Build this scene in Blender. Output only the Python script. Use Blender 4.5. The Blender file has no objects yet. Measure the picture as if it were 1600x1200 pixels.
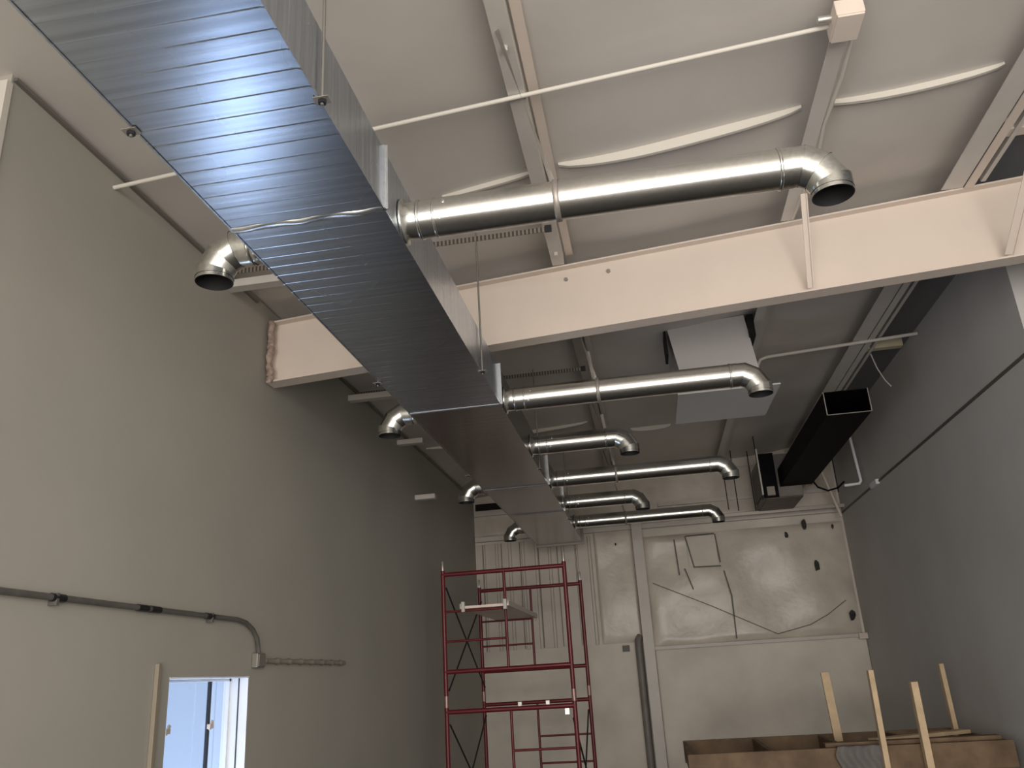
import bpy, math, random
from mathutils import Vector, Matrix
random.seed(7)
PI = math.pi
ZO = 2.1                       # eye height: the shapes below are laid out relative to eye level
scn = bpy.context.scene
col = scn.collection

# ------------------------------------------------------------------ mesh helpers
class MB:
    def __init__(s): s.v = []; s.f = []; s.sm = []
    def add(s, vs, fs, smooth=False):
        n = len(s.v); s.v += [tuple(p) for p in vs]
        for q in fs: s.f.append([n + i for i in q]); s.sm.append(smooth)
        return s
    def hexa(s, p):            # 4 lower points then 4 upper points, both counter-clockwise
        return s.add(p, [(3, 2, 1, 0), (4, 5, 6, 7), (0, 1, 5, 4), (1, 2, 6, 5), (2, 3, 7, 6), (3, 0, 4, 7)])
    def box(s, x0, x1, y0, y1, z0, z1):
        return s.hexa([(x0, y0, z0), (x1, y0, z0), (x1, y1, z0), (x0, y1, z0), (x0, y0, z1), (x1, y0, z1), (x1, y1, z1), (x0, y1, z1)])
    def bar(s, p, q, w, h, up=(0, 0, 1)):
        p, q = Vector(p), Vector(q); d = (q - p).normalized(); up = Vector(up)
        if abs(d.dot(up)) > .98: up = Vector((0, 1, 0))
        a = d.cross(up).normalized(); b = a.cross(d).normalized()
        a *= w / 2; b *= h / 2
        return s.hexa([p - a - b, p + a - b, q + a - b, q - a - b, p - a + b, p + a + b, q + a + b, q - a + b])
    def tube(s, pts, r, n=12, caps=True, smooth=True, inward=False):
        pts = [Vector(p) for p in pts]; m = len(pts)
        rs = r if isinstance(r, (list, tuple)) else [r] * m
        t0 = (pts[1] - pts[0]).normalized()
        a = t0.orthogonal().normalized(); vs = []
        for i in range(m):
            if i == 0: t = t0
            elif i == m - 1: t = (pts[-1] - pts[-2]).normalized()
            else: t = ((pts[i] - pts[i - 1]).normalized() + (pts[i + 1] - pts[i]).normalized()).normalized()
            a = (a - t * a.dot(t)).normalized(); b = t.cross(a)
            for k in range(n):
                w = 2 * PI * k / n; vs.append(pts[i] + (a * math.cos(w) + b * math.sin(w)) * rs[i])
        fs = []
        for i in range(m - 1):
            for k in range(n):
                k2 = (k + 1) % n; q = (i * n + k, i * n + k2, (i + 1) * n + k2, (i + 1) * n + k)
                fs.append(q[::-1] if inward else q)
        s.add(vs, fs, smooth)
        if caps:
            s.add([vs[k] for k in range(n)], [tuple(range(n))[::-1]])
            s.add([vs[(m - 1) * n + k] for k in range(n)], [tuple(range(n))])
        return s
    def rings(s, rings, smooth=True, flip=False):
        n = len(rings[0]); vs = [p for r_ in rings for p in r_]; fs = []
        for i in range(len(rings) - 1):
            for k in range(n):
                k2 = (k + 1) % n; q = (i * n + k, i * n + k2, (i + 1) * n + k2, (i + 1) * n + k)
                fs.append(q[::-1] if flip else q)
        return s.add(vs, fs, smooth)
    def grid(s, fn, nu, nv, smooth=True):
        vs = [fn(i / nu, j / nv) for j in range(nv + 1) for i in range(nu + 1)]
        fs = [(j * (nu + 1) + i, j * (nu + 1) + i + 1, (j + 1) * (nu + 1) + i + 1, (j + 1) * (nu + 1) + i) for j in range(nv) for i in range(nu)]
        return s.add(vs, fs, smooth)

def obj(name, mb, mat, parent=None, bevel=0):
    """link one mesh object; vertices are given in room coordinates, stored relative to the parent's or its own base"""
    if parent is None:
        xs = [v[0] for v in mb.v]; ys = [v[1] for v in mb.v]; zs = [v[2] for v in mb.v]
        o0 = Vector(((min(xs) + max(xs)) / 2, (min(ys) + max(ys)) / 2, min(zs)))
    else: o0 = Vector(parent['o0'])
    me = bpy.data.meshes.new(name)
    me.from_pydata([Vector(v) - o0 for v in mb.v], [], mb.f)
    me.polygons.foreach_set('use_smooth', mb.sm); me.update()
    o = bpy.data.objects.new(name, me); col.objects.link(o)
    if mat: me.materials.append(mat)
    o['o0'] = tuple(o0)
    if parent is None: o.location = o0 + Vector((0, 0, ZO))
    else: o.parent = parent
    if bevel:
        b = o.modifiers.new('bevel', 'BEVEL'); b.width = bevel; b.segments = 2; b.limit_method = 'ANGLE'
    return o
def tag(o, label, cat, group=None):
    o['label'] = label; o['category'] = cat; o['kind'] = 'thing'
    if group: o['group'] = group
    return o
def thing(name, loc, label, cat, group=None):
    o = bpy.data.objects.new(name, None); col.objects.link(o); o.empty_display_size = .1
    o.location = Vector(loc) + Vector((0, 0, ZO)); o['o0'] = tuple(loc)
    return tag(o, label, cat, group)
def struct(name, mb, mat, parent=None):
    o = obj(name, mb, mat, parent)
    if parent is None: o['kind'] = 'structure'
    return o
def dup(root, loc, label=None):
    def cp(o, par):
        c = o.copy(); col.objects.link(c); c.parent = par
        for ch in o.children: cp(ch, c)
        return c
    r = cp(root, None); r.location = Vector(loc) + Vector((0, 0, ZO)); r['o0'] = tuple(loc)
    if label: r['label'] = label
    return r

# ------------------------------------------------------------------ materials
def mat(name, rgb, rough=.6, metal=0., noise=0., nscale=3., bump=0., bscale=20., spec=.4, emis=None):
    m = bpy.data.materials.new(name); m.use_nodes = True
    nt = m.node_tree; N = nt.nodes; L = nt.links; b = N['Principled BSDF']
    b.inputs['Base Color'].default_value = (*rgb, 1); b.inputs['Roughness'].default_value = rough
    b.inputs['Metallic'].default_value = metal; b.inputs['Specular IOR Level'].default_value = spec
    tc = N.new('ShaderNodeTexCoord')
    if noise:
        n = N.new('ShaderNodeTexNoise'); n.inputs['Scale'].default_value = nscale; n.inputs['Detail'].default_value = 5
        L.new(tc.outputs['Object'], n.inputs['Vector'])
        r = N.new('ShaderNodeMapRange'); r.inputs[1].default_value = .3; r.inputs[2].default_value = .7
        r.inputs[3].default_value = 1 - noise; r.inputs[4].default_value = 1 + noise
        L.new(n.outputs['Fac'], r.inputs[0])
        v = N.new('ShaderNodeVectorMath'); v.operation = 'SCALE'; v.inputs[0].default_value = rgb
        L.new(r.outputs[0], v.inputs['Scale']); L.new(v.outputs[0], b.inputs['Base Color'])
    if bump:
        n2 = N.new('ShaderNodeTexNoise'); n2.inputs['Scale'].default_value = bscale; n2.inputs['Detail'].default_value = 3
        L.new(tc.outputs['Object'], n2.inputs['Vector'])
        bp = N.new('ShaderNodeBump'); bp.inputs['Strength'].default_value = bump; bp.inputs['Distance'].default_value = .02
        L.new(n2.outputs['Fac'], bp.inputs['Height']); L.new(bp.outputs[0], b.inputs['Normal'])
    if emis:
        b.inputs['Emission Color'].default_value = (*emis[0], 1); b.inputs['Emission Strength'].default_value = emis[1]
    return m

def galv(name, rgb, rough, bead=0., bead_pitch=.095, spangle=.05, bump=.018, streak=.0):
    """galvanised sheet: spangled metal with optional stiffening beads pressed across the sheet"""
    m = bpy.data.materials.new(name); m.use_nodes = True
    nt = m.node_tree; N = nt.nodes; L = nt.links; b = N['Principled BSDF']
    b.inputs['Metallic'].default_value = 1
    tc = N.new('ShaderNodeTexCoord')
    vo = N.new('ShaderNodeTexVoronoi'); vo.inputs['Scale'].default_value = 60
    L.new(tc.outputs['Object'], vo.inputs['Vector'])
    sp = N.new('ShaderNodeSeparateColor'); L.new(vo.outputs['Color'], sp.inputs[0])
    r = N.new('ShaderNodeMapRange'); r.inputs[3].default_value = 1 - spangle; r.inputs[4].default_value = 1 + spangle
    L.new(sp.outputs[0], r.inputs[0])
    v = N.new('ShaderNodeVectorMath'); v.operation = 'SCALE'; v.inputs[0].default_value = rgb
    ms = N.new('ShaderNodeMapping'); ms.inputs['Scale'].default_value = (.7, 34, .7); L.new(tc.outputs['Object'], ms.inputs['Vector'])
    ns = N.new('ShaderNodeTexNoise'); ns.inputs['Scale'].default_value = 1.0; ns.inputs['Detail'].default_value = 2; L.new(ms.outputs[0], ns.inputs['Vector'])
    rs = N.new('ShaderNodeMapRange'); rs.inputs[1].default_value = .3; rs.inputs[2].default_value = .7; rs.inputs[3].default_value = 1 - streak; rs.inputs[4].default_value = 1 + streak; L.new(ns.outputs['Fac'], rs.inputs[0])
    mm = N.new('ShaderNodeMath'); mm.operation = 'MULTIPLY'; L.new(r.outputs[0], mm.inputs[0]); L.new(rs.outputs[0], mm.inputs[1])
    L.new(mm.outputs[0], v.inputs['Scale']); L.new(v.outputs[0], b.inputs['Base Color'])
    n = N.new('ShaderNodeTexNoise'); n.inputs['Scale'].default_value = 1.5; n.inputs['Detail'].default_value = 1
    L.new(tc.outputs['Object'], n.inputs['Vector'])
    r2 = N.new('ShaderNodeMapRange'); r2.inputs[3].default_value = rough * .85; r2.inputs[4].default_value = rough * 1.15
    L.new(n.outputs['Fac'], r2.inputs[0]); L.new(r2.outputs[0], b.inputs['Roughness'])
    # rolled sheet: faint ripples along the cross direction
    mp = N.new('ShaderNodeMapping'); mp.inputs['Scale'].default_value = (1.2, 22, 1.2)
    L.new(tc.outputs['Object'], mp.inputs['Vector'])
    n2 = N.new('ShaderNodeTexNoise'); n2.inputs['Scale'].default_value = 1.0; n2.inputs['Detail'].default_value = 1.0
    L.new(mp.outputs[0], n2.inputs['Vector'])
    bp = N.new('ShaderNodeBump'); bp.inputs['Strength'].default_value = bump * 3; bp.inputs['Distance'].default_value = .012
    L.new(n2.outputs['Fac'], bp.inputs['Height'])
    out = bp
    if bead:
        sx = N.new('ShaderNodeSeparateXYZ'); L.new(tc.outputs['Object'], sx.inputs[0])
        fr = N.new('ShaderNodeMath'); fr.operation = 'DIVIDE'; fr.inputs[1].default_value = bead_pitch; L.new(sx.outputs['Y'], fr.inputs[0])
        f2 = N.new('ShaderNodeMath'); f2.operation = 'FRACT'; L.new(fr.outputs[0], f2.inputs[0])
        f3 = N.new('ShaderNodeMapRange'); f3.inputs[1].default_value = 0; f3.inputs[2].default_value = .08; f3.inputs[3].default_value = 0; f3.inputs[4].default_value = 2
        L.new(f2.outputs[0], f3.inputs[0])
        pp = N.new('ShaderNodeMath'); pp.operation = 'PINGPONG'; pp.inputs[1].default_value = 1; L.new(f3.outputs[0], pp.inputs[0])
        b2 = N.new('ShaderNodeBump'); b2.inputs['Strength'].default_value = bead; b2.inputs['Distance'].default_value = .006
        L.new(pp.outputs[0], b2.inputs['Height']); L.new(bp.outputs[0], b2.inputs['Normal']); out = b2
    L.new(out.outputs[0], b.inputs['Normal'])
    return m

M = {}
M['wall_left'] = mat('grey painted wall', (.405, .39, .345), .7, noise=.05, nscale=.8, bump=.02)
M['wall_right'] = mat('cool grey wall', (.54, .53, .52), .7, noise=.06, nscale=.8, bump=.02)
M['white_ins'] = mat('white faced insulation', (.62, .585, .545), .55, noise=.05, nscale=1.5, bump=.12, bscale=5)
M['seam'] = mat('insulation seam', (.66, .63, .57), .5)
M['back_ins'] = mat('wall insulation facing', (.63, .58, .51), .30, noise=.14, nscale=2.0, bump=.6, bscale=3.5)
M['board'] = mat('painted wall board', (.66, .62, .55), .6, noise=.16, nscale=1.1, bump=.05)
M['siding'] = mat('ribbed siding', (.60, .56, .50), .45, noise=.06, nscale=2)
M['steel_white'] = mat('white painted steel', (.72, .63, .555), .5, noise=.03, nscale=2, bump=.01)
M['steel_grey'] = mat('pale primed steel', (.60, .57, .53), .45, noise=.05)
M['dark_deck'] = mat('dark roof deck', (.20, .205, .22), .8)
M['dark_gap'] = mat('dark void', (.012, .011, .01), .9)
M['floor'] = mat('concrete', (.08, .076, .073), .6, noise=.15, nscale=1.2, bump=.05)
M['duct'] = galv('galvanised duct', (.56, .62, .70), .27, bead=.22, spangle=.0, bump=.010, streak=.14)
M['duct_far_shade'] = galv('galvanised duct darkened', (.36, .35, .355), .24, bead=.12, spangle=.0, bump=.006, streak=.06)  # copy of the duct metal, darkened for the dim reflections farther in
M['pipe'] = galv('galvanised pipe', (.72, .72, .69), .21, spangle=.05, bump=.012)
M['elbow'] = galv('galvanised elbow', (.68, .69, .66), .22, spangle=.10, bump=.03)
M['cleat'] = galv('bright cleat', (.74, .77, .80), .3, bump=.1)
M['throat_shade'] = mat('shaded duct interior', (.015, .015, .016), .7)
M['rod'] = mat('zinc rod', (.30, .29, .27), .45, metal=.8)
M['nut'] = mat('dark nut', (.05, .05, .055), .4, metal=.7)
M['strap'] = mat('dull strap', (.42, .40, .37), .4, metal=.85)
M['strut'] = mat('slotted strut', (.36, .33, .30), .45, metal=.6)
M['red'] = mat('red enamel', (.135, .014, .021), .35, noise=.1, nscale=8)
M['pin'] = mat('zinc pin', (.72, .70, .66), .35, metal=.8)
M['black'] = mat('black painted sheet', (.006, .006, .007), .7, spec=.08)
M['black_steel'] = mat('black brace steel', (.02, .02, .022), .4)
M['rust'] = mat('brown heater sheet', (.085, .062, .055), .5, noise=.25, nscale=6)
M['grey_cab'] = mat('dull heater sheet', (.17, .155, .14), .5, noise=.15, nscale=5)
M['white_panel'] = mat('white panel', (.60, .575, .57), .5)
M['plate'] = mat('white flange plate', (.55, .56, .565), .5)
M['wood'] = mat('pale lumber', (.62, .47, .30), .65, noise=.15, nscale=7)
M['wood_dark'] = mat('brown lumber', (.16, .105, .062), .7, noise=.3, nscale=5)
M['cable'] = mat('dark conduit', (.11, .105, .095), .5, noise=.15, nscale=12)
M['box_grey'] = mat('grey box', (.23, .215, .19), .5, metal=.3)
M['tan'] = mat('tan batten', (.27, .235, .18), .6)
M['flex'] = mat('beige flexible conduit', (.30, .27, .225), .6)
M['foam'] = mat('reddish foam', (.38, .29, .245), .9, noise=.35, nscale=25, bump=.8, bscale=40)
M['frame'] = mat('window frame', (.85, .88, .92), .4)
M['mullion'] = mat('dark mullion', (.03, .035, .045), .5)
M['emissive'] = mat('sunlit siding outside', (.22, .25, .3), .8, emis=((.52, .68, .98), .78))  # emission stands in for daylight falling on the siding
M['glowing'] = mat('added glow panel outside', (.8, .85, .95), .8, emis=((.62, .76, 1), 5.0))
M['dull'] = mat('dull sheet', (.25, .23, .205), .5, metal=.3)
M['grey_mid'] = mat('mid grey trim', (.33, .34, .32), .6)
M['cloth'] = mat('grey cloth', (.16, .15, .145), .9, noise=.15, nscale=5)
M['tear'] = mat('torn backing', (.05, .048, .045), .9, noise=.4, nscale=12)
M['sleeve'] = mat('worn sleeve', (.34, .22, .20), .4, metal=.5)
M['plank'] = mat('pale plank', (.85, .74, .66), .5, noise=.1, nscale=6)
M['downspout'] = mat('grey pipe', (.20, .185, .17), .5, noise=.2, nscale=4)
M['yellow'] = mat('pale timber', (.50, .45, .31), .7)
g = bpy.data.materials.new('window glass'); g.use_nodes = True
nt = g.node_tree; nt.nodes.clear()
o_ = nt.nodes.new('ShaderNodeOutputMaterial'); mx = nt.nodes.new('ShaderNodeMixShader'); tr = nt.nodes.new('ShaderNodeBsdfTransparent'); gl = nt.nodes.new('ShaderNodeBsdfGlossy')
fz = nt.nodes.new('ShaderNodeLayerWeight'); fz.inputs[0].default_value = .12
gl.inputs['Roughness'].default_value = .05; tr.inputs[0].default_value = (.93, .96, 1, 1)
nt.links.new(fz.outputs['Facing'], mx.inputs[0]); nt.links.new(tr.outputs[0], mx.inputs[1]); nt.links.new(gl.outputs[0], mx.inputs[2]); nt.links.new(mx.outputs[0], o_.inputs[0])
M['glass'] = g

def slotted():
    m = mat('slotted strut face', (.36, .33, .30), .45, metal=.5)
    nt = m.node_tree; N = nt.nodes; L = nt.links; b = N['Principled BSDF']
    tc = N.new('ShaderNodeTexCoord'); sx = N.new('ShaderNodeSeparateXYZ'); L.new(tc.outputs['Object'], sx.inputs[0])
    d = N.new('ShaderNodeMath'); d.operation = 'DIVIDE'; d.inputs[1].default_value = .03; L.new(sx.outputs['X'], d.inputs[0])
    f = N.new('ShaderNodeMath'); f.operation = 'FRACT'; L.new(d.outputs[0], f.inputs[0])
    c = N.new('ShaderNodeMath'); c.operation = 'GREATER_THAN'; c.inputs[1].default_value = .5; L.new(f.outputs[0], c.inputs[0])
    mx = N.new('ShaderNodeMix'); mx.data_type = 'RGBA'; mx.inputs['A'].default_value = (.30, .27, .24, 1); mx.inputs['B'].default_value = (.10, .085, .075, 1)
    L.new(c.outputs[0], mx.inputs['Factor']); L.new(mx.outputs['Result'], b.inputs['Base Color'])
    return m
M['slotted'] = slotted()

# ------------------------------------------------------------------ the room
FL = -ZO; XL, XR = -3.0, 3.34; YB = 14.65
zc = lambda x: 3.15 + .07 * (x + 3)         # ceiling
zp = lambda x: 3.03 + .07 * (x + 3)         # underside of purlins / top of the roof beam
struct('floor', MB().box(-3.6, 5.4, -6.2, 15.0, FL - .15, FL), M['floor'])
PX = [-3.0, -.40, 1.41, 2.68]               # purlin lines
def ceil_pt(x, y):
    z = zc(x)
    for a, b in zip(PX[:-1], PX[1:]):
        if a <= x <= b:
            u = (x - a) / (b - a)
            amp = .045 if a > -3 else .03
            z -= amp * 4 * u * (1 - u) * (.72 + .28 * math.sin(y * 2.1 + a) * math.sin(y * .9))
    d = abs(y - 6.2)
    if d < .7: z += .05 * (1 - d / .7)
    z += .012 * math.sin(3.1 * x + 1.7 * y) * math.sin(2.3 * y - x)
    return z
cm = MB().grid(lambda u, v: (-3.4 + u * 6.22, -6 + v * 21, ceil_pt(-3.4 + u * 6.22, -6 + v * 21)), 70, 150)
ceiling = struct('ceiling', cm, M['white_ins'])
cd = MB().grid(lambda u, v: (2.75 + u * 2.6, -6.2 + v * 21.2, zc(2.75 + u * 2.6) + .2), 4, 4)
obj('roof_deck', cd, M['dark_deck'], ceiling)
# bright folded seams where the insulation blankets meet, hanging in shallow curves between purlins
def seam(x0, x1, y0, y1, w=.055, drop=.0):
    m = MB(); n = 24; vs = []
    for i in range(n + 1):
        u = i / n; x = x0 + (x1 - x0) * u; y = y0 + (y1 - y0) * u; k = (4 * u * (1 - u)) ** .45
        z = ceil_pt(x, y) - .012 - drop * 4 * u * (1 - u)
        h = w * max(k, .12)
        vs.append([(x, y - .012, z + .03), (x, y - .012, z - h), (x, y + .012, z - h), (x, y + .012, z + .03)])
    m.rings(vs, smooth=False)
    obj('insulation_seam', m, M['seam'], ceiling)
seam(-.30, 1.33, 4.86, 4.80, .05, .012); seam(1.46, 2.60, 4.80, 4.78, .034, .0); seam(-1.15, -.48, 4.97, 4.9, .025)
seam(-.02, .56, 11.7, 11.75, .05); seam(-2.9, -.6, 11.0, 11.0, .04)

# left wall with its window opening, plus the wall set back nearer the viewer
WY0, WY1, WZ0, WZ1 = 5.02, 6.085, -1.65, .14
wl = MB()
wl.box(-3.18, XL, 3.08, WY0, FL, 3.16).box(-3.18, XL, WY1, YB, FL, 3.16).box(-3.18, XL, WY0, WY1, WZ1, 3.16).box(-3.18, XL, WY0, WY1, FL, WZ0)
wl.box(-3.30, -3.12, -6, 3.08, FL, 3.16)
struct('wall_left', wl, M['wall_left'])
struct('trim_1', MB().box(-3.05, -2.99, 3.045, 3.085, FL, 3.08), M['seam'])
struct('trim_2', MB().box(-3.02, -2.975, 3.09, 5.9, 3.105, 3.125).box(-3.02, -2.975, 6.4, 14.6, 3.105, 3.125), M['rod'])
wn = struct('window_1', MB().box(-3.18, -3.135, WY0, WY0 + .04, WZ0, WZ1).box(-3.18, -3.135, WY1 - .03, WY1, WZ0, WZ1).box(-3.18, -3.135, WY0, WY1, WZ1 - .03, WZ1).box(-3.18, -3.135, WY0, WY1, WZ0, WZ0 + .04), M['frame'])
obj('jamb_lining', MB().box(-3.135, -3.0, WY1 - .008, WY1 - .002, WZ0, WZ1).box(-3.135, -2.995, WY0, WY1, WZ1 - .012, WZ1 - .002), M['frame'], wn)
obj('jamb_groove', MB().box(-3.075, -3.066, WY1 - .012, WY1 - .007, WZ0, WZ1 - .012), M['mullion'], wn)
obj('window_pane', MB().add([(-3.16, WY0 + .03, WZ0 + .03), (-3.16, WY1 - .02, WZ0 + .03), (-3.16, WY1 - .02, WZ1 - .02), (-3.16, WY0 + .03, WZ1 - .02)], [(0, 1, 2, 3)]), M['glass'], wn)
obj('mullion', MB().box(-3.165, -3.148, 5.795, 5.825, WZ0, WZ1 - .03), M['mullion'], wn)
obj('stile', MB().box(-3.165, -3.148, 5.252, 5.266, WZ0, WZ1 - .03), M['mullion'], wn)
for y in (5.26, 5.81):
    obj('sash_latch', MB().box(-3.15, -3.125, y - .02, y + .028, -.20, -.17).bar((-3.135, y - .012, -.205), (-3.135, y + .03, -.15), .012, .02), M['steel_white'], wn)
ws = MB()
for k in range(9): ws.box(-3.75, -3.70 - .01 * (k % 2), 4.2 + k * .4, 4.2 + k * .4 + .396, -.84, 1.0)
tag(obj('siding_panel', ws, M['emissive']), 'pale blue daylit siding seen through the left window', 'siding')

tag(obj('glow_panel', MB().box(-3.75, -3.68, 4.2, 7.8, FL, -.86).box(-3.68, -3.22, 4.2, 7.8, FL, FL + .02), M['glowing']), 'sunlit panel added outside the left window', 'glow panel')  # unseen glowing panel, added to throw a bright highlight on the duct

# right wall, the wider bay beside the viewer, the wall behind the viewer
struct('wall_right', MB().box(XR, XR + .16, 7.04, YB, FL, 3.53), M['wall_right'])
struct('trim_3', MB().box(XR - .012, XR + .001, 7.05, 14.6, 2.315, 2.345), M['cable'])
struct('wall_far_right', MB().box(5.2, 5.35, -6, YB + .15, FL, 3.8), M['wall_right'])
struct('trim_4', MB().box(XR + .16, XR + .20, 7.0, 7.06, FL, 2.62), M['grey_mid'])
struct('wall_rear', MB().box(-3.3, 5.2, -3.95, -3.8, FL, 3.8), M['board'])

# back wall: a board backing with the facings the photograph shows on it
wb = struct('wall_back', MB().box(-3.2, 5.2, YB, YB + .15, FL, 3.9), M['board'])
sd = MB()                                    # ribbed siding, upper left
x = -2.98; prof = []
while x < -.95:
    prof += [(x, 0), (x + .10, 0), (x + .115, -.03), (x + .15, -.03), (x + .165, 0)]; x += .235
sd.rings([[(px, YB - .02 + py, z) for px, py in prof] + [(prof[-1][0], YB, z), (prof[0][0], YB, z)] for z in (.47, 2.30)], smooth=False, flip=True)
obj('ribbed_siding', sd, M['siding'], wb)
gr = MB()
for k in range(6): gr.box(-2.86 + k * .33, -2.85 + k * .33, YB - .056, YB - .049, .48, 2.29)
obj('siding_joint', gr, M['cable'], wb)
def pillow(x0, x1, z0, z1, amp, ph, edge=.06):
    def fn(u, v):
        e = min(u, 1 - u, v, 1 - v) / edge; e = min(1, e) ** .5
        x = x0 + (x1 - x0) * u; z = z0 + (z1 - z0) * v
        b = amp * e * (.62 + .2 * math.sin(4.3 * x + 2.2 * z + ph) + .18 * math.sin(2.0 * x - 5.1 * z + 2 * ph))
        return (x, YB - .015 - b, z)
    return MB().grid(fn, 60, 60)
obj('insulation_sheet', pillow(-.88, -.2, .47, 2.40, .055, 1), M['back_ins'], wb)
obj('insulation_sheet', pillow(-.05, 3.3, .36, 2.2, .10, .4), M['back_ins'], wb)
obj('insulation_sheet', pillow(-3.0, 3.3, 2.44, 3.3, .05, 2.2), M['back_ins'], wb)
obj('board_panel', MB().box(-2.98, -.27, YB - .03, YB - .002, FL, .43), M['board'], wb)
obj('board_panel', MB().box(-.02, 3.33, YB - .04, YB - .002, FL, .33), M['board'], wb)
girt = MB().box(-2.98, 3.3, YB - .12, YB - .03, 2.34, 2.42).box(-.05, 3.33, YB - .14, YB - .03, .325, .375)
obj('wall_girt', girt, M['steel_grey'], wb)
obj('wall_girt', MB().box(-2.98, -.5, YB - .10, YB - .03, 2.80, 2.84).box(.3, 3.3, YB - .1, YB - .03, 2.7, 2.76), M['steel_grey'], wb)
cn = MB().box(-.20, -.03, YB - .30, YB - .02, FL, 2.6)
obj('end_column', cn, M['steel_grey'], wb)
# patches, tears and the cut flap on the insulation sheets
fl = MB().box(.70, 1.19, YB - .115, YB - .10, 1.63, 2.13)
obj('wall_flap', fl, M['board'], wb)
fe = MB()
for a, b_ in (((.69, 2.14), (.78, 1.61)), ((.78, 1.61), (1.22, 1.60)), ((1.22, 1.66), (1.19, 2.14)), ((.70, 2.14), (1.18, 2.15)), ((.62, 1.6), (.72, 1.25)), ((1.26, 1.52), (1.33, 1.1)), ((1.33, 1.1), (1.31, .42)), ((.50, 2.1), (.52, 1.5))):
    fe.bar((a[0], YB - .125, a[1]), (b_[0], YB - .125, b_[1]), .02, .018, up=(0, 1, 0))
obj('flap_seam', fe, M['cable'], wb)
tears = MB()
for cx, cz, s_ in ((2.76, 1.49, .11), (3.17, .66, .12), (2.36, 2.02, .07), (2.68, 2.18, .10), (3.12, 2.1, .05), (-.5, 2.1, .03)):
    n = 9; p = [(cx + s_ * (.5 + .5 * random.random()) * math.cos(2 * PI * k / n) * .6, YB - .122, cz + s_ * (.6 + .5 * random.random()) * math.sin(2 * PI * k / n)) for k in range(n)]
    tears.add(p + [(cx, YB - .124, cz)], [(k, n, (k + 1) % n) for k in range(n)])
obj('insulation_tear', tears, M['tear'], wb)
wr = MB().tube([(.06, YB - .14, 1.40), (1.0, YB - .14, .95), (1.97, YB - .14, .45), (2.5, YB - .14, .56), (2.8, YB - .14, .7), (3.11, YB - .14, .9)], .005, 6)
tag(obj('slack_cable', wr, M['cable']), 'thin slack cable strung in a V across the back wall insulation', 'cable')
obj('corner_slot', MB().box(-2.95, -2.45, YB - .11, YB - .09, 2.90, 3.02), M['dark_gap'], wb)

# ------------------------------------------------------------------ roof beam and purlins
bz = lambda x: 2.475 + .0525 * (x + 3)       # underside of the beam
def sloped(x0, x1, y0, y1, lo, hi):
    return MB().hexa([(x0, y0, lo(x0)), (x1, y0, lo(x1)), (x1, y1, lo(x1)), (x0, y1, lo(x0)), (x0, y0, hi(x0)), (x1, y0, hi(x1)), (x1, y1, hi(x1)), (x0, y1, hi(x0))])
beam = thing('roof_beam', (0, 6.2, 2.6), 'deep white painted steel roof beam crossing the whole room', 'beam')
obj('web', sloped(-2.99, 5.15, 6.2, 6.212, lambda x: bz(x) + .008, lambda x: zp(x) - .008), M['steel_white'], beam)
obj('bottom_flange', sloped(-2.99, 5.15, 6.13, 6.282, lambda x: bz(x) - .004, lambda x: bz(x) + .010), M['steel_white'], beam)
obj('top_flange', sloped(-2.99, 5.15, 6.13, 6.282, lambda x: zp(x) - .016, lambda x: zp(x) - .002), M['steel_white'], beam)
for x, z in ((-.405, 3.105), (-.05, 3.132)): obj('bolt', MB().tube([(x, 6.2, z), (x, 6.185, z)], .018, 6, smooth=False), M['strut'], beam)
obj('end_plate', MB().box(-2.99, -2.975, 6.135, 6.28, bz(-3), zp(-3) - .02), M['steel_white'], beam)
PL = ['slender white purlin nearest the duct, in front of the roof beam', 'grey purlin nearest the duct, running behind the roof beam to the back wall',
      'middle white purlin with a thin cable along it, in front of the roof beam', 'middle purlin behind the roof beam, passing the white ceiling hood',
      'wide purlin by the right wall, in front of the roof beam', 'purlin above the black duct, behind the roof beam']
for i, (x0, fw, lip) in enumerate(((-.50, .10, 1), (1.36, .10, 1), (2.60, .16, 1))):
    for s_, (y0, y1) in enumerate(((-1.0, 6.12), (6.30, 14.5))):
        m_ = M['strut'] if (s_ and i == 0) else M['steel_grey']
        pu = thing('roof_purlin', (x0, y0, zp(x0)), PL[i * 2 + s_], 'purlin', 'roof purlins running away from the viewer')
        z0 = zp(x0) + .002; z1 = ceil_pt(x0 + fw, 9) + .02
        obj('bottom_flange', MB().box(x0, x0 + fw, y0, y1, z0, z0 + .006), m_, pu)
        obj('web', MB().box(x0 + fw - .006, x0 + fw, y0, y1, z0 + .006, z1), m_, pu)
        if i < 2: obj('lip', MB().box(x0 + fw + .015, x0 + fw + .075, y0, y1, zc(x0 + fw) - .045, zc(x0 + fw) - .03), M['steel_white'] if i == 0 and not s_ else M['steel_grey'], pu)
        if i == 0 and s_ == 0:
            for y in (3.55, 5.0, 5.9): obj('bolt', MB().tube([(x0 + .05, y, z0), (x0 + .05, y, z0 - .03)], .016, 6, smooth=False), M['steel_grey'], pu)
        if i == 0 and s_ == 1:
            for ya, yb in ((8.1, 9.4), (10.4, 11.1), (11.5, 12.4)): obj('foil_tape', MB().box(x0 + fw + .01, x0 + fw + .05, ya, yb, z0 - .012, z0 - .006), M['cleat'], pu)
        if i == 2:
            obj('lip', MB().box(2.768, 2.835, y0, y1, z0 - .01, z0 - .002), M['steel_white'] if not s_ else M['steel_grey'], pu)
            obj('edge_angle', MB().box(2.90, 2.935, y0, y1, zp(2.9) + .01, zp(2.9) + .02).box(2.90, 2.908, y0, y1, zp(2.9) + .02, zp(2.9) + .09), M['steel_grey'], pu)
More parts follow.
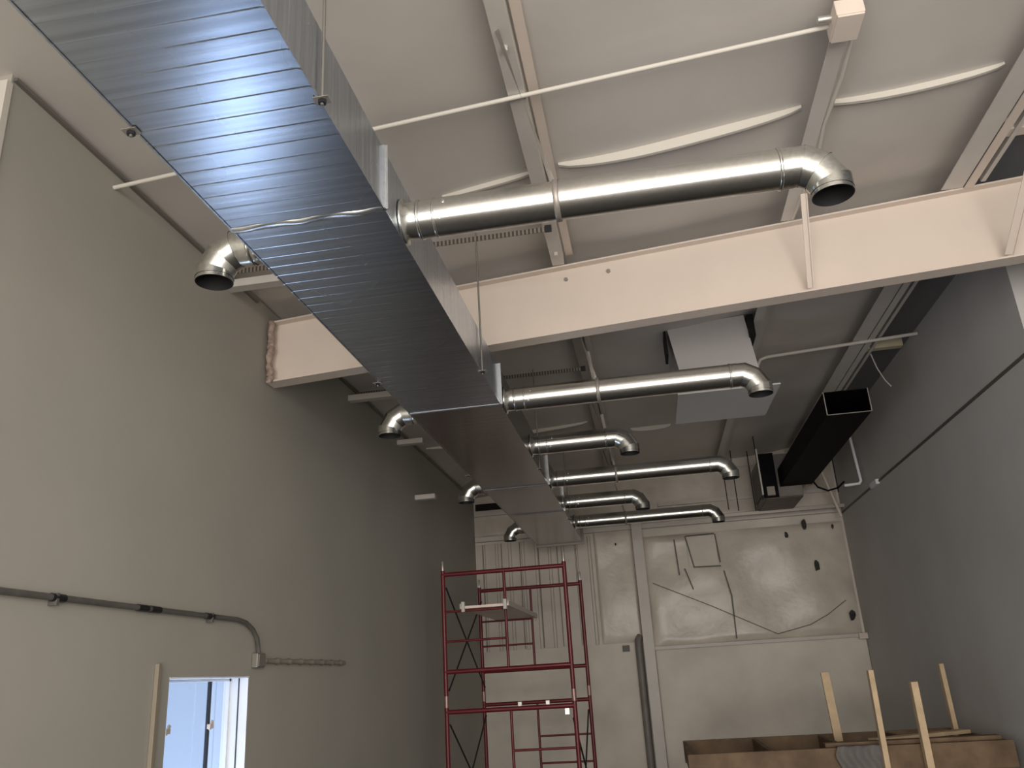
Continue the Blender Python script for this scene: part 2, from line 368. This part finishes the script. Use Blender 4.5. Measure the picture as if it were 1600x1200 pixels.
tag(obj('purlin_cable', MB().tube([(1.475, 3.95, 3.335), (1.49, 4.4, 3.33), (1.475, 4.9, 3.345), (1.50, 5.3, 3.332), (1.47, 5.75, 3.34), (1.45, 6.1, 3.34)], .012, 8), M['seam']), 'thin white cable clipped along the middle purlin', 'cable')
# flange braces down to the beam
for (p, q, w, lab) in (((1.47, 5.72, 3.33), (1.485, 6.12, bz(1.49) + .02), .042, 'white flange brace from the middle purlin down to the roof beam'),
                  ((3.0, 5.25, 3.44), (2.95, 6.12, bz(2.95) + .02), .06, 'white flange brace at far right, crossing the roof beam web')):
    d = MB().bar(p, q, w, .008, up=(0, 1, 0)); d.bar((p[0] + w / 2, p[1], p[2]), (q[0] + w / 2, q[1], q[2]), .008, .04, up=(0, 1, 0))
    tag(obj('flange_brace', d, M['steel_white']), lab, 'brace', 'braces tying purlins to the roof beam')
for y, x0, x1, mt, lab in ((5.45, 2.85, 3.3, 'steel_white', 'short white cross block beside the right purlin in front of the beam'), (9.75, 2.86, 3.28, 'yellow', 'short pale timber block above the black duct')):
    tag(obj('blocking', MB().box(x0, x1, y, y + .10, zp(x0) + .025, zp(x0) + .12), M[mt], bevel=.004), lab, 'block')
tag(obj('hanging_wire', MB().tube([(2.88, 9.7, 3.38), (2.96, 9.85, 3.25), (3.05, 9.95, 3.12), (3.12, 10.0, 3.05)], .008, 6), M['steel_grey']), 'bent pale wire hanging beside the timber block', 'wire')

# ------------------------------------------------------------------ white conduits under the roof
def conduit(pts, r, m, lab, name='conduit'):
    return tag(obj(name, MB().tube(pts, r, 10), m), lab, 'conduit')
cz_ = lambda x: zp(x) - .018
conduit([(-3.0, 3.97, cz_(-3)), (1.32, 3.93, cz_(1.32))], .014, M['seam'], 'long thin white conduit crossing under the ceiling near the viewer', 'ceiling_conduit')
jb = thing('junction_box', (1.40, 3.85, zp(1.4) - .11), 'white electrical box on the middle purlin at the top edge', 'electrical box')
obj('box_body', MB().box(1.32, 1.47, 3.76, 3.97, zp(1.4) - .10, zp(1.4) - .002), M['steel_white'], jb, bevel=.006)
obj('cover_plate', MB().box(1.325, 1.465, 3.765, 3.965, zp(1.4) - .112, zp(1.4) - .10), M['steel_white'], jb, bevel=.003)
obj('connector', MB().tube([(1.25, 3.86, zp(1.4) - .03), (1.32, 3.86, zp(1.4) - .03)], .022, 10), M['pin'], jb)
conduit([(1.50, 9.25, 3.20), (1.50, 9.25, cz_(1.5) - .10), (1.54, 9.25, cz_(1.5) - .025), (1.62, 9.25, cz_(1.62) - .01), (3.32, 9.35, cz_(3.32) - .01)], .02, M['steel_grey'], 'pale conduit from the white hood to the right wall', 'ceiling_conduit')

# slotted struts carrying the duct, with threaded rods
def slot_strut(x0, x1, y, lab, m):
    t = thing('slotted_strut', (x0, y, zp(x0) - .03), lab, 'strut', 'slotted struts over the duct')
    zz = zp((x0 + x1) / 2) - .026
    d = MB().box(x0, x1, y - .02, y - .014, zz - .02, zz + .02).box(x0, x1, y - .014, y + .02, zz + .014, zz + .02)
    obj('rail', d, m, t); obj('end_clip', MB().box(x1 - .05, x1 + .0, y - .026, y - .0205, zz - .03, zz + .03), M['nut'], t)
for y, x0, x1, lab in ((5.34, -2.98, -.42, 'slotted strut above the duct in front of the roof beam'), (8.35, -2.98, -.42, 'slotted strut above the duct just behind the roof beam'), (11.35, -2.2, -.42, 'slotted strut above the duct near the back wall')):
    slot_strut(x0, x1, y, lab, M['slotted'])
for i, (y, x0, x1, z, lab) in enumerate(((5.42, -3.0, -1.8, 3.03, 'pale bar on the left wall behind the nearest down-turned elbow'), (8.15, -3.0, -1.8, 2.98, 'pale bar on the left wall just behind the beam'), (9.95, -3.0, -2.66, 2.96, 'short pale bar high on the left wall, third along'), (10.75, -3.0, -2.72, 2.40, 'lowest short pale bar on the left wall, near the scaffold'))):
    tag(obj('eave_rail', MB().box(x0, x1, y - .05, y + .05, z - .035, z + .03), M['steel_grey'], bevel=.005), lab, 'bar', 'pale bars along the top of the left wall')

# ------------------------------------------------------------------ main duct
DX0, DX1, DZ, DH = -1.735, -1.005, 2.05, .33
duct = thing('supply_duct', (-1.37, 6, DZ), 'long rectangular galvanised supply duct hung below the ceiling', 'duct')
secs = [(-.6, 3.15), (3.15, 6.10), (6.10, 9.12), (9.12, 10.76), (10.76, 13.6)]
def section(y0, y1, m):
    d = MB(); t = .004
    X = [DX0, DX1, DX1, DX0]; Z = [DZ, DZ, DZ + DH, DZ + DH]
    for k in range(4):
        k2 = (k + 1) % 4; n = 1
        d.add([(X[k], y0, Z[k]), (X[k2], y0, Z[k2]), (X[k2], y1, Z[k2]), (X[k], y1, Z[k])], [(3, 2, 1, 0)])
    d.add([(X[k], y0, Z[k]) for k in range(4)], [(0, 1, 2, 3)]); d.add([(X[k], y1, Z[k]) for k in range(4)], [(3, 2, 1, 0)])
    # folded corner ridge along the lower right and left edges
    d.box(DX1 - .002, DX1 + .006, y0, y1, DZ - .004, DZ + .010); d.box(DX0 - .006, DX0 + .002, y0, y1, DZ - .004, DZ + .010)
    o = obj('duct_section', d, m, duct); return o
for i, (a, b_) in enumerate(secs): section(a + .002, b_ - .002, M['duct'] if i < 2 else M['duct_far_shade'])
for i, y in enumerate((3.15, 6.10, 9.12, 10.76)):
    o = MB(); 
    n = 26
    def drv(u, v, y=y): # wavy hammered cleat on the underside
        x = DX0 + (DX1 - DX0) * u; w = .022 if i == 0 else .014
        wob = .004 * math.sin(23 * u + 1) * math.sin(9 * u) if i == 0 else 0
        th = PI * v
        return (x, y - math.cos(th) * w + wob, DZ - .001 - math.sin(th) * (.010 + (.004 * math.sin(17 * u) if i == 0 else 0)))
    o.grid(drv, 40, 6)
    o.box(DX1 - .001, DX1 + .012, y - .014, y + .014, DZ - .002, DZ + DH + .006)
    o.box(DX1 - .001, DX1 + .022, y - .002, y + .004, DZ - .002, DZ + DH + .012)
    o.box(DX0 - .012, DX0 + .001, y - .014, y + .014, DZ - .002, DZ + DH + .006)
    obj('joint_cleat', o, M['cleat'], duct)
endp = MB().box(DX0 - .03, DX1 + .03, 13.6, 13.63, DZ - .03, DZ + DH + .03)
obj('end_cap', endp, M['dull'], duct)
# hanger rods either side of the duct: the rod pierces a small lug and is nutted below
rod0 = None
HL = {(2.375, 1): 'threaded hanger rod on the right edge of the duct at the top of the photo', (2.375, -1): 'threaded hanger rod at the left edge of the duct, near the viewer',
      (5.33, 1): 'threaded hanger rod at the right edge of the duct in front of the roof beam', (5.33, -1): 'threaded hanger rod at the left edge of the duct in front of the roof beam',
      (8.33, 1): 'threaded hanger rod on the right edge of the duct just behind the roof beam', (8.33, -1): 'threaded hanger rod at the left edge of the duct just behind the roof beam',
      (11.33, 1): 'threaded hanger rod on the right edge of the duct at its far end', (11.33, -1): 'threaded hanger rod on the left edge of the duct at its far end'}
for (y, s_), lab in HL.items():
    x = DX1 + .016 if s_ > 0 else DX0 - .016
    t = thing('hanger_rod', (x, y, DZ - .03), lab, 'rod', 'threaded rods hanging the duct')
    obj('threaded_shank', MB().tube([(x, y, DZ - .03), (x, y, zp(x) - .02 if y > 3 else ceil_pt(x, y))], .007, 8), M['rod'], t)
    obj('hex_nut', MB().tube([(x, y, DZ - .022), (x, y, DZ - .006)], .016, 6, smooth=False), M['nut'], t)
    obj('washer_lug', MB().box(x - .03, x + .03, y - .022, y + .022, DZ - .008, DZ - .005), M['strut'], t)

# ------------------------------------------------------------------ branch pipes and elbows
R = .094; PZ = 2.165; NS = 40
def mitre_elbow(cx, y, z, sgn, name, parent, R=R, bend=.155, tail=.02):
    """four gores turning from horizontal (+-x) to straight down; starts at (cx,y,z)"""
    ng = 4; angs = [0, PI / 8, 3 * PI / 8, PI / 2]
    pts = []                                  # mitre points of the centreline
    # centreline polygon: tangent points of the arc of radius bend
    T = [PI / 8 * k * 1.0 for k in (0, 1, 2, 3, 4)]
    cxy = (cx, z - bend)
    def P(a, rr): return (cxy[0] + sgn * rr * math.sin(a), cxy[1] + rr * math.cos(a))
    rr = bend / math.cos(PI / 12)
    seq = [(cx, z)] + [P(PI / 12 + k * PI / 6, rr) for k in range(3)] + [(cx + sgn * bend, z - bend)]
    seq.append((cx + sgn * bend, z - bend - tail))
    def ring(i, r):
        c = Vector((seq[i][0], 0, seq[i][1]))
        def dirn(a, b): d = Vector((seq[b][0] - seq[a][0], 0, seq[b][1] - seq[a][1])); return d.normalized()
        d0 = dirn(i - 1, i) if i > 0 else dirn(0, 1); d1 = dirn(i, i + 1) if i < len(seq) - 1 else d0
        t = (d0 + d1).normalized(); half = math.acos(max(-1, min(1, d0.dot(t))))
        nrm = Vector((-t.z, 0, t.x)) * (1 / math.cos(half))
        return [(c.x + r * (nrm.x * math.sin(w)), y + r * math.cos(w), c.z + r * (nrm.z * math.sin(w))) for w in (2 * PI * k / NS for k in range(NS))]
    e = MB(); fl = sgn < 0
    for i in range(len(seq) - 1):
        rA = R + (.0022 if i % 2 else 0)
        e.rings([ring(i, rA), ring(i + 1, rA)], smooth=True, flip=True)
    # rim, and inside coloured near-black for the throat's shade
    o = obj(name, e, M['elbow'], parent)
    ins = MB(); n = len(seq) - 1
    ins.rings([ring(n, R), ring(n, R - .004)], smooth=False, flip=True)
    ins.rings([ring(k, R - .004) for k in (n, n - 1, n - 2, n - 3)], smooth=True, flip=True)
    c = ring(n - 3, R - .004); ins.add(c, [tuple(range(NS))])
    obj('outlet_throat', ins, M['throat_shade'], o)
    bd = MB()
    for i in (1, 2, 3): bd.rings([ring(i, R + .001), ring(i, R + .006), ring(i, R + .001)], smooth=False, flip=True)
    return o
def band(x, y, z, r, w): return MB().tube([(x - w, y, z), (x - w * .6, y, z), (x + w * .6, y, z), (x + w, y, z)], [r, r + .005, r + .005, r], NS, caps=False)
def branch(y, xe, lab, n_sec=2):
    t = thing('branch_pipe', (DX1, y, PZ), lab, 'pipe', 'round branch pipes on the right side of the duct')
    xs = DX1 + .004
    obj('takeoff_collar', MB().tube([(xs, y, PZ), (xs + .012, y, PZ), (xs + .013, y, PZ), (xs + .08, y, PZ)], [R + .02, R + .02, R - .002, R - .002], NS, caps=False), M['elbow'], t)
    cb = band(xs + .085, y, PZ, R + .001, .008); obj('collar_bead', cb, M['elbow'], t)
    x0 = xs + .08; x1 = xe - .06
    cut = [x0, x0 + .085] + ([-.24] if n_sec == 2 else []) + [x1]
    for k in range(len(cut) - 1):
        rr = R + .0015 * (k % 2)
        obj('pipe_section', MB().tube([(cut[k], y, PZ), (cut[k + 1], y, PZ)], rr, NS, caps=False), M['pipe'], t)
        if k: obj('joint_bead', band(cut[k], y, PZ, R + .001, .010 if k > 1 else .006), M['pipe'], t)
    for dx, dz in ((.17, -.55), (.19, .35)):
        a = dz; obj('screw', MB().tube([(x0 + dx - .05, y - R * math.cos(a), PZ + R * math.sin(a)), (x0 + dx - .05, y - (R + .008) * math.cos(a), PZ + (R + .008) * math.sin(a))], .007, 6, smooth=False), M['cleat'], t)
    obj('joint_bead', band(x1, y, PZ, R + .001, .008), M['elbow'], t)
    obj('pipe_section', MB().tube([(x1, y, PZ), (xe, y, PZ)], R + .002, NS, caps=False), M['elbow'], t)
    mitre_elbow(xe, y, PZ, 1, 'elbow', t)
    return t
branch(3.47, .865, 'nearest and longest-looking round galvanised branch pipe, in front of the roof beam')
branch(6.37, .87, 'long galvanised branch pipe just behind the roof beam, below the white hood')
branch(7.84, -.20, 'short galvanised branch pipe, the nearer of the two short ones', 1)
branch(9.40, .88, 'long galvanised branch pipe between the two short ones')
branch(10.82, -.13, 'short galvanised branch pipe, the farther of the two short ones', 1)
branch(12.36, .94, 'farthest long galvanised branch pipe, by the back wall')
for i, (y, lab) in enumerate(((3.50, 'nearest galvanised elbow on the left side of the duct, dark mouth down'), (6.45, 'second galvanised elbow on the left side of the duct'), (9.42, 'third galvanised elbow on the left side of the duct'), (12.5, 'farthest small galvanised elbow on the left, by the scaffold'))):
    t = thing('duct_elbow', (DX0, y, PZ), lab, 'duct elbow', 'elbows turned down on the left side of the duct')
    xs = DX0 - .004
    obj('takeoff_collar', MB().tube([(xs - .07, y, PZ), (xs - .013, y, PZ), (xs - .012, y, PZ), (xs, y, PZ)], [R - .001, R - .001, R + .02, R + .02], NS, caps=False), M['pipe'], t)
    obj('collar_bead', band(xs - .07, y, PZ, R + .001, .008), M['elbow'], t)
    obj('pipe_section', MB().tube([(xs - .12, y, PZ), (xs - .07, y, PZ)], R + .001, NS, caps=False), M['pipe'], t)
    mitre_elbow(xs - .12, y, PZ, -1, 'elbow', t, tail=.02)
# hanger straps of the long pipes
for y, lab in ((3.47, 'pipe strap hanging the nearest branch pipe from the purlin'), (6.37, 'pipe strap hanging the branch pipe just behind the beam'), (9.40, 'pipe strap hanging the long branch pipe in the middle'), (12.36, 'pipe strap hanging the farthest branch pipe')):
    x = -.235
    t = thing('pipe_strap', (x, y, PZ - R), lab, 'strap', 'straps hanging the long branch pipes')
    obj('strap_ring', MB().tube([(x - .014, y, PZ), (x - .013, y, PZ), (x + .013, y, PZ), (x + .014, y, PZ)], [R + .006, R + .0085, R + .0085, R + .006], NS, caps=False), M['strut'], t)
    st = MB(); P0, P1 = Vector((x - .01, y, PZ + R - .004)), Vector((-.47, y - .05, zp(-.47) + .0))
    for k in range(10):
        A = P0.lerp(P1, k / 10); B = P0.lerp(P1, (k + 1) / 10); tw = lambda q: Vector((math.cos(q * 2.2 + .3), math.sin(q * 2.2 + .3), 0)) * .014
        a0, b0 = tw(k / 10), tw((k + 1) / 10); st.add([A - a0, A + a0, B + b0, B - b0], [(0, 1, 2, 3)])
    obj('strap_tail', st, M['strap'], t)

# ------------------------------------------------------------------ white hood, black duct and heater
hood = thing('ceiling_hood', (.93, 8.7, 2.64), 'white box hood under the ceiling behind the roof beam, with a wide bottom plate', 'hood')
obj('hood_body', MB().hexa([(.585, 8.2, 2.66), (1.36, 8.2, 2.66), (1.40, 9.25, 2.66), (.60, 9.25, 2.66), (.475, 8.2, 3.395), (1.275, 8.2, 3.44), (1.30, 9.25, 3.44), (.50, 9.25, 3.395)]), M['white_panel'], hood)
obj('flange_plate', MB().hexa([(.50, 8.2, 2.645), (1.525, 8.2, 2.645), (1.50, 9.28, 2.645), (.50, 9.28, 2.645), (.50, 8.2, 2.66), (1.525, 8.2, 2.66), (1.50, 9.28, 2.66), (.50, 9.28, 2.66)]), M['plate'], hood)
obj('side_slot', MB().box(.435, .462, 8.2, 8.5, 3.10, 3.36), M['dark_gap'], hood)
obj('roof_gap', MB().box(1.295, 1.36, 8.15, 8.6, 3.18, 3.42), M['dark_gap'], hood)
BY0, BY1, BX0, BX1, BZ0, BZ1 = 9.3, 13.15, 2.165, 2.645, 2.575, 2.845
bd = thing('black_duct', (2.4, 11, BZ0), 'black sheet metal duct with an open square end, hung beside the right wall', 'duct')
d = MB(); t_ = .008
d.box(BX0, BX0 + t_, BY0, BY1, BZ0, BZ1).box(BX1 - t_, BX1, BY0, BY1, BZ0, BZ1).box(BX0 + t_, BX1 - t_, BY0, BY1, BZ0, BZ0 + t_).box(BX0 + t_, BX1 - t_, BY0, BY1, BZ1 - t_, BZ1)
obj('duct_sleeve', d, M['black'], bd)
d = MB().box(BX0 - .004, BX0 + .006, BY0 - .012, BY0, BZ0 - .004, BZ1).box(BX1 - .006, BX1 + .004, BY0 - .012, BY0, BZ0 - .004, BZ1).box(BX0, BX1, BY0 - .012, BY0, BZ0 - .004, BZ0 + .003)
obj('raw_edge', d, M['rod'], bd)
HX0, HX1, HY0, HY1, HZ0, HZ1 = 1.93, 2.50, 13.16, 14.4, 2.42, 3.10
ht = thing('unit_heater', (2.2, 13.7, HZ0), 'brown and grey hanging heater cabinet at the far end of the black duct', 'heater')
obj('cabinet', MB().hexa([(HX0, HY0, HZ0), (HX1, HY0, HZ0), (HX1, HY1, HZ0), (HX0, HY1, HZ0), (HX0, HY0, HZ1), (HX1, HY0, HZ1), (HX1, HY1, HZ1), (HX0, HY1, HZ1)]), M['grey_cab'], ht, bevel=.01)
obj('bottom_pan', MB().box(HX0 + .01, HX1 - .01, HY0, HY1 - .02, HZ0 - .02, HZ0 - .001), M['rust'], ht)
obj('front_flange', MB().box(HX0 - .03, HX0 + .20, HY0 - .03, HY0 - .002, HZ0 - .0, HZ1 + .02), M['black'], ht)
obj('corner_angle', MB().box(HX0 - .05, HX0 - .03, HY0 - .05, HY0 + .02, HZ0 + .05, HZ1 + .1), M['steel_grey'], ht)
obj('access_door', MB().box(HX0 - .012, HX0 - .002, HY0 + .25, HY1 - .15, HZ0 + .10, HZ1 - .12), M['rust'], ht)
obj('control_box', MB().box(HX0 + .02, HX0 + .14, HY0 - .10, HY0 - .03, HZ0 + .02, HZ0 + .16), M['dull'], ht, bevel=.005)
for x, y, lab in ((1.90, 13.3, 'thin dark rod at the near left corner of the hanging heater'), (1.90, 14.3, 'thin dark rod at the far left corner of the hanging heater'), (3.02, 13.2, 'thin dark rod hanging by the right wall behind the black duct'), (1.42, 13.9, 'long thin dark rod hanging left of the heater'), (1.60, 14.1, 'shorter thin dark rod hanging just left of the heater')):
    tag(obj('hanging_rod', MB().tube([(x, y, 2.42), (x, y, ceil_pt(min(x, 2.7), y) + (.0 if x < 2.8 else .2))], .009, 6), M['nut']), lab, 'rod', 'thin rods around the heater')
tag(obj('rod_strut', MB().box(1.3, 3.3, 14.2, 14.25, 2.36, 2.41), M['strut']), 'dark strut crossing under the heater in front of the back wall', 'strut')
conduit([(3.25, 12.85, 3.3), (3.25, 12.7, 2.47), (3.22, 12.7, 2.43), (3.02, 12.75, 2.43)], .022, M['frame'], 'white vertical conduit high on the right wall beside the black duct', 'hanging_conduit')
conduit([(2.95, 13.9, 3.3), (2.98, 13.9, 2.9), (3.20, 14.2, 2.3), (3.22, 14.2, 2.2)], .026, M['steel_white'], 'pale pipe running down in the far right corner', 'hanging_conduit')
tag(obj('flue_vent', MB().tube([(2.58, 13.6, 2.7), (2.75, 13.7, 2.75), (2.85, 13.75, 2.95), (2.85, 13.75, 3.4)], .09, 16), M['yellow']), 'pale round flue rising behind the black duct', 'flue')
tag(obj('black_hose', MB().tube([(2.62, 13.0, 2.62), (2.70, 13.05, 2.50), (2.85, 13.1, 2.44), (3.0, 13.1, 2.47), (3.1, 13.05, 2.55)], .014, 8), M['black']), 'black hose looping beside the heater', 'hose')
tag(obj('mounting_bracket', MB().box(XR - .05, XR - .001, 12.1, 12.45, 2.29, 2.36), M['frame'], bevel=.004), 'small white bracket on the right wall', 'bracket')

# ------------------------------------------------------------------ left wall fittings
wc = thing('wall_conduit', (-2.97, 4.7, .5), 'dark conduit running along the left wall and bending down to a box', 'conduit')
pts = [(-2.97, 1.5, .525), (-2.97, 5.80, .525)] + [(-2.97, 5.80 + .36 * math.sin(a), .525 - .20 * (1 - math.cos(a))) for a in (PI / 8, PI / 4, 3 * PI / 8, PI / 2)] + [(-2.97, 6.17, .29)]
obj('tube', MB().tube(pts, .017, 12), M['cable'], wc)
for y in (3.88, 4.62, 4.75, 5.40): obj('coupling', MB().tube([(-2.97, y - .05, .525), (-2.97, y + .05, .525)], .021, 12), M['nut'], wc)
for y in (3.86, 5.42): obj('strap', MB().box(-3.0, -2.95, y - .009, y + .009, .485, .546), M['cable'], wc)
jb2 = thing('junction_box', (-2.95, 6.17, .2), 'small grey electrical box on the left wall above the window', 'electrical box')
obj('box_body', MB().box(-2.998, -2.945, 6.105, 6.235, .195, .30), M['box_grey'], jb2, bevel=.008)
obj('cover_plate', MB().box(-2.945, -2.938, 6.115, 6.225, .205, .29), M['box_grey'], jb2, bevel=.003)
fx = MB(); n = 60; ps = [(-2.975, 6.27 + i * 1.75 / n, .245) for i in range(n + 1)]
fx.tube(ps, [.018 if (i % 8) else .027 for i in range(n + 1)], 10)
tag(obj('flexible_conduit', fx, M['flex']), 'beige ribbed conduit stub running from the wall box toward the scaffold', 'conduit')
tag(obj('tan_batten', MB().box(-2.998, -2.97, 4.845, 4.88, FL + .005, .215), M['tan'], bevel=.003), 'narrow tan upright batten on the wall left of the window', 'batten')
fo = MB()
for k in range(16):
    z = 2.50 + k * .032
    fo.tube([(-2.965 + .02 * random.random(), 6.125 - .02 * random.random(), z - .03), (-2.965 + .03 * random.random(), 6.10, z), (-2.965, 6.125, z + .03)], .018 + .012 * random.random(), 8)
tag(obj('foam_sealant', fo, M['foam']), 'ragged reddish foam sealing the beam end at the left wall', 'foam')
tag(obj('down_pipe', MB().tube([(-.235, YB - .35, 2.0 - 1.98 - 2.0), (-.235, YB - .35, .42), (-.225, YB - .33, .52), (-.20, YB - .24, .56)], .055, 16), M['downspout']) if False else obj('down_pipe', MB().tube([(-.285, YB - .12, FL), (-.285, YB - .12, .40), (-.28, YB - .11, .50), (-.24, YB - .08, .56)], .06, 16), M['downspout']), 'dark grey pipe rising beside the column on the back wall', 'pipe')
tag(obj('outlet_cover', MB().box(-.56, -.44, YB - .05, YB - .03, .33, .43), M['cable'], bevel=.003), 'small dark square outlet on the lower back wall', 'outlet')
tag(obj('girt_clip', MB().box(3.2, 3.335, YB - .2, YB - .14, .29, .38), M['steel_white'], bevel=.006), 'white clip where the back wall meets the right wall', 'clip')

# ------------------------------------------------------------------ scaffold tower
SX0, SX1, SXI = -2.53, -1.005, -1.757; SY = (10.25, 12.5)
sc = thing('scaffold_tower', (-1.77, 11.4, FL), 'red tubular steel scaffold tower standing before the back wall', 'scaffold')
TR = .027
def frame(y, top, h, flip, pins):
    f = obj('end_frame', MB().tube([(SX0, y, top - .02), (SX1, y, top - .02)], TR, 12), M['red'], sc)
    for x in (SX0, SX1): obj('post', MB().tube([(x, y, top - h), (x, y, top + .03)], TR, 12), M['red'], f)
    obj('bottom_rail', MB().tube([(SX0, y, top - 1.17), (SX1, y, top - 1.17)], TR, 12), M['red'], f)
    obj('inner_bar', MB().tube([(SXI, y, top - 1.17), (SXI, y, top - .02)], .017, 10), M['red'], f)
    a, b_ = (SXI, SX1) if flip else (SX0, SXI)
    for k in (.47, .82): obj('rung', MB().tube([(a, y, top - k), (b_, y, top - k)], .014, 10), M['red'], f)
    if pins:
        for x in (SX0, SX1): obj('coupling_pin', MB().tube([(x, y, top + .03), (x, y, top + .14), (x, y, top + .15)], [.016, .016, .010], 12), M['pin'], f)
    else:
        for x in (SX0, SX1): obj('coupling_pin', MB().tube([(x, y, top + .03), (x, y, top + .16)], .029, 12), M['sleeve'], f)
    return f
for y in SY:
    frame(y, 1.30, 1.46, False, True)
    frame(y, -.30, 1.72, True, False)
def cross(x, z0, z1):
    for a, b_ in ((z1, z0), (z0, z1)):
        obj('cross_brace', MB().tube([(x, SY[0] + .03, a), (x, SY[1] - .03, b_)], .011, 8), M['black_steel'], sc)
cross(SX0 + .03, -.08, 1.12); cross(SX1 - .03, -1.7, -.46); cross(SX0 + .03, -1.7, -.46)
for x in (SX0, SX1):
    for y in SY:
        c = MB().tube([(x, y, -2.02 - .06), (x, y, -2.02)], .05, 10); obj('base_plate', MB().box(x - .07, x + .07, y - .07, y + .07, FL + .001, FL + .012).tube([(x, y, FL + .012), (x, y, -2.0)], .02, 10), M['pin'], sc)
pk = thing('scaffold_plank', (-2.05, 11.5, .9), 'pale hooked plank lying across the upper rungs of the scaffold', 'plank')
PKZ = .85
obj('deck', MB().box(-2.30, -1.72, SY[0] - .06, SY[1] + .25, PKZ, PKZ + .03), M['plank'], pk)
obj('side_rail', MB().box(-2.315, -2.30, SY[0] - .06, SY[1] + .25, PKZ - .0, PKZ + .06).box(-1.72, -1.705, SY[0] - .06, SY[1] + .25, PKZ - .0, PKZ + .06), M['steel_grey'], pk)
for x in (-2.27, -1.75):
    for y in (SY[0] - .06, SY[1] + .25): obj('hook', MB().box(x - .02, x + .02, y - .03, y + .03, PKZ - .04, PKZ + .08), M['steel_grey'], pk, bevel=.004)
for x, y, lab in ((-2.0, SY[1] - .05, 'small pale clamp on the scaffold rail, left one'), (-1.6, SY[1] - .05, 'small pale clamp on the scaffold rail, middle one'), (-1.10, SY[0] + .04, 'small pale clamp on the scaffold rail, beside the right post')):
    tag(obj('rail_clamp', MB().box(x - .03, x + .03, y - .025, y + .02, -.42, -.30), M['pin'], bevel=.006), lab, 'clamp', 'clamps on the scaffold rail')

# ------------------------------------------------------------------ lumber rack and uprights at the lower right
LX0, LX1, LY0, LY1, LZ = .19, 3.25, 9.2, 11.0, -.81
lr = thing('lumber_rack', (1.7, 10.1, FL), 'rough brown timber rack along the right side of the back wall', 'rack')
d = MB().box(LX0, LX1, LY0, LY0 + .045, LZ - .24, LZ)
obj('front_board', d, M['wood_dark'], lr, bevel=.004)
obj('back_board', MB().box(LX0, LX1, LY1 - .045, LY1, LZ - .24, LZ), M['wood_dark'], lr, bevel=.004)
for x in (LX0, 1.0, 1.75, 2.5, LX1 - .045): obj('cross_board', MB().box(x, x + .045, LY0 + .045, LY1 - .045, LZ - .16, LZ - .01), M['wood_dark'], lr, bevel=.004)
obj('deck', MB().box(LX0 + .045, LX1 - .045, LY0 + .045, LY1 - .045, LZ - .26, LZ - .24), M['wood_dark'], lr)
for x in (LX0 + .05, 1.70, LX1 - .14):
    for y in (LY0 + .05, LY1 - .135): obj('leg', MB().box(x, x + .09, y, y + .085, FL, LZ - .26), M['wood_dark'], lr)
tag(obj('loose_board', MB().box(1.55, 3.2, 9.35, 9.5, LZ - .008, LZ + .032), M['wood_dark'], bevel=.004), 'loose brown board lying in the timber rack', 'board')
tag(obj('loose_board', MB().hexa([(2.1, 9.6, LZ - .008), (3.2, 10.2, LZ - .008), (3.15, 10.35, LZ - .008), (2.05, 9.75, LZ - .008), (2.1, 9.6, LZ + .03), (3.2, 10.2, LZ + .03), (3.15, 10.35, LZ + .03), (2.05, 9.75, LZ + .03)]), M['wood'], bevel=.004), 'pale loose board lying askew in the timber rack', 'board')
cl = MB().grid(lambda u, v: (1.62 + u * .42 + .02 * math.sin(9 * v), 9.19 - .012 - .018 * (1 + math.sin(19 * u + 3 * v)) if v < .75 else 9.19 - .03 + (v - .75) * .5, LZ + .012 - .26 * (1 - min(v, .75) / .75)), 30, 14)
tag(obj('grey_cloth', cl, M['cloth']), 'grey cloth draped over the front board of the timber rack', 'cloth')
def stud(p, q, w, d_, lab):
    tag(obj('timber_stud', MB().bar(p, q, w, d_, up=(0, 1, 0)), M['wood'], bevel=.003), lab, 'timber', 'pale timbers standing in the rack')
stud((1.90, 10.5, -1.045), (1.87, 10.5, -.125), .09, .04, 'widest pale timber standing in the rack, leftmost of the four')
stud((2.03, 9.12, FL + .005), (2.055, 9.12, -.115), .05, .09, 'slim pale timber standing against the rack, second from the left')
stud((2.425, 9.12, FL + .005), (2.435, 9.12, -.245), .065, .09, 'bright pale timber at the front of the rack, third from the left')
stud((3.20, 10.7, -1.05), (3.19, 10.7, -.11), .05, .09, 'pale timber beside the right wall, rightmost of the four')

# ------------------------------------------------------------------ light
def area(name, loc, rot, sx, sy, power, rgb, spread=PI):
    l = bpy.data.lights.new(name, 'AREA'); l.shape = 'RECTANGLE'; l.size = sx; l.size_y = sy; l.energy = power; l.color = rgb; l.spread = spread
    o = bpy.data.objects.new(name, l); col.objects.link(o); o.location = Vector(loc) + Vector((0, 0, ZO)); o.rotation_euler = rot
    return o
area('door_daylight', (1.0, -3.6, .45), (PI / 2, 0, 0), 8.0, 4.9, 785, (1, .935, .865))
w = bpy.data.worlds.new('world'); scn.world = w; w.use_nodes = True
w.node_tree.nodes['Background'].inputs[0].default_value = (.8, .9, 1, 1); w.node_tree.nodes['Background'].inputs[1].default_value = .05

# ------------------------------------------------------------------ camera
cam = bpy.data.cameras.new('camera'); co = bpy.data.objects.new('camera', cam); col.objects.link(co)
right = Vector((0.9844651989, 0.1658056241, -0.0577647568)); up = Vector((0.1096311504, -0.3234958626, 0.9398571369)); fwd = Vector((-0.1371469369, 0.9315894599, 0.3366478801))
m3 = Matrix((right, up, -fwd)).transposed()
co.matrix_world = Matrix.Translation((0, 0, ZO)) @ m3.to_4x4()
cam.sensor_width = 36; cam.lens = 1290 / 1600 * 36; cam.clip_start = .05
scn.camera = co
for o in list(bpy.data.objects):
    if 'o0' in o: del o['o0']
scn.view_settings.view_transform = 'Standard'
